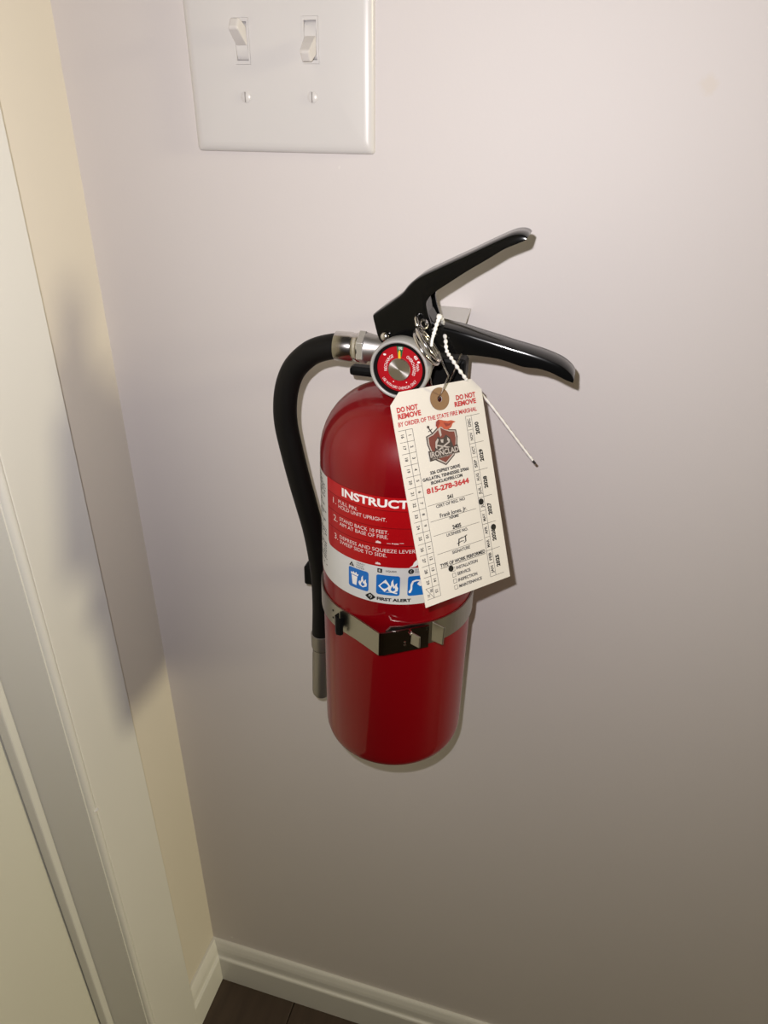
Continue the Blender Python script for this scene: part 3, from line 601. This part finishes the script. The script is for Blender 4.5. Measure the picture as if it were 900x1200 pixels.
obj('plume', *polys([pm], pf(PH+.2)), M_PLUME, eb)
obj('plume_shadow', *polys([[(29.2, 25.6), (28.3, 23.4), (29.0, 21.2), (31.0, 20.4), (31.6, 22.4), (30.6, 23.6)], [(34, 22.6), (38, 24.0), (40.5, 23.2), (38.5, 25.0), (35.5, 25.4)]], pf(PH+.24)), M_PLUME2, eb)
obj('banner', *polys([[(20.0, 37.4), (24, 38.2), (38.5, 38.0), (41.8, 37.0), (42.6, 42.6), (38, 42.4), (24, 43.6), (20.2, 43.9)]], pf(PH+.2)), M_SHIELD2, eb)
obj('banner_lettering', *join(tt_('IRONCLAD', 20.9, 41.9, 41.6, 3.1, .03), tt_('FIRE PROTECTION', 22.2, 40.6, 43.1, .95)), M_STEELINK, eb)
for q in [o for o in bpy.data.objects if o.name.startswith('banner_lettering')]:
    for v in q.data.vertices: v.co += NN*.0003
# wire of the tag
hc = tp(34.3, 8.3)
front = [bpx(514.5, 412, -104), bpx(516.5, 420, -107), bpx(521, 431, -111), bpx(525.5, 440, -115), bpx(524.3, 444, -115), bpx(519.5, 455, -113), tp(34.6, 6.2, 1.0), tp(34.3, 8.6, -1.5)]
back = [tp(34.3, 8.6, -1.5), bpx(522, 456, -96), bpx(528, 444, -92), bpx(534, 430, -94), bpx(541, 414, -96)]
wire = obj('tag_wire', *join(tube(front, .45, 8), tube(smooth_path(back, 4), .4, 8), tube(smooth_path([bpx(507, 424, -96), bpx(503, 434, -96), bpx(506, 452, -96)], 4), .4, 8), tube(smooth_path([bpx(511, 424, -98), bpx(504, 437, -97), bpx(500, 446, -97), bpx(497, 453, -97)], 4), .4, 8)), M_CHROME, tg, smooth=True)

# ------------------------------------------------------------------ tamper seal: white beaded nylon tie through the ring
sl = empty('tamper_seal', bpx(514, 371, -97), 'thin white beaded plastic tie threaded through the ring, tail hanging to the right', 'seal')
pa = smooth_path([bpx(505.5, 406, -106), bpx(506.5, 398, -105), bpx(508.5, 391, -104), bpx(511.5, 381, -101), bpx(514.5, 372.5, -98)], 8)
pb = smooth_path([bpx(514.5, 372.5, -98), bpx(518, 374, -92), bpx(520, 384, -84), bpx(522, 398, -94), bpx(523.5, 411, -99), bpx(529, 420, -97), bpx(537, 432, -94), bpx(546, 444, -90)], 9)
def bead_r(n, base, amp, per=5): return [base+amp*(1 if (i % per) < per/2 else 0) for i in range(n)]
pc = smooth_path([bpx(546, 444, -90), bpx(556, 455, -76), bpx(566, 464, -62), bpx(582, 484, -56), bpx(597, 504, -52), bpx(612, 524, -48), bpx(624, 539.5, -46)], 8)
obj('beaded_strand', *join(tube(pa, [.75+(.45 if i > 12 and i % 4 < 2 else .1) for i in range(len(pa))], 10), tube(pb, bead_r(len(pb), .7, .5, 4), 10)), M_SEAL, sl, smooth=True)
obj('tail', *tube(pc, bead_r(len(pc), .75, .18, 3), 10), M_SEAL, sl, smooth=True)
obj('knob', *lathe([(0, -1.6), (1.5, -1), (1.7, 0), (1.5, 1), (0, 1.6)], bpx(515, 371, -98), (.3, 0, 1), 16, caps=False), M_SEAL, sl, smooth=True)
obj('dark_tip', *tube([bpx(624, 539.5, -46), bpx(627, 543, -45.5)], .85, 10), I_GREY, sl, label='dark cut end of the tail')
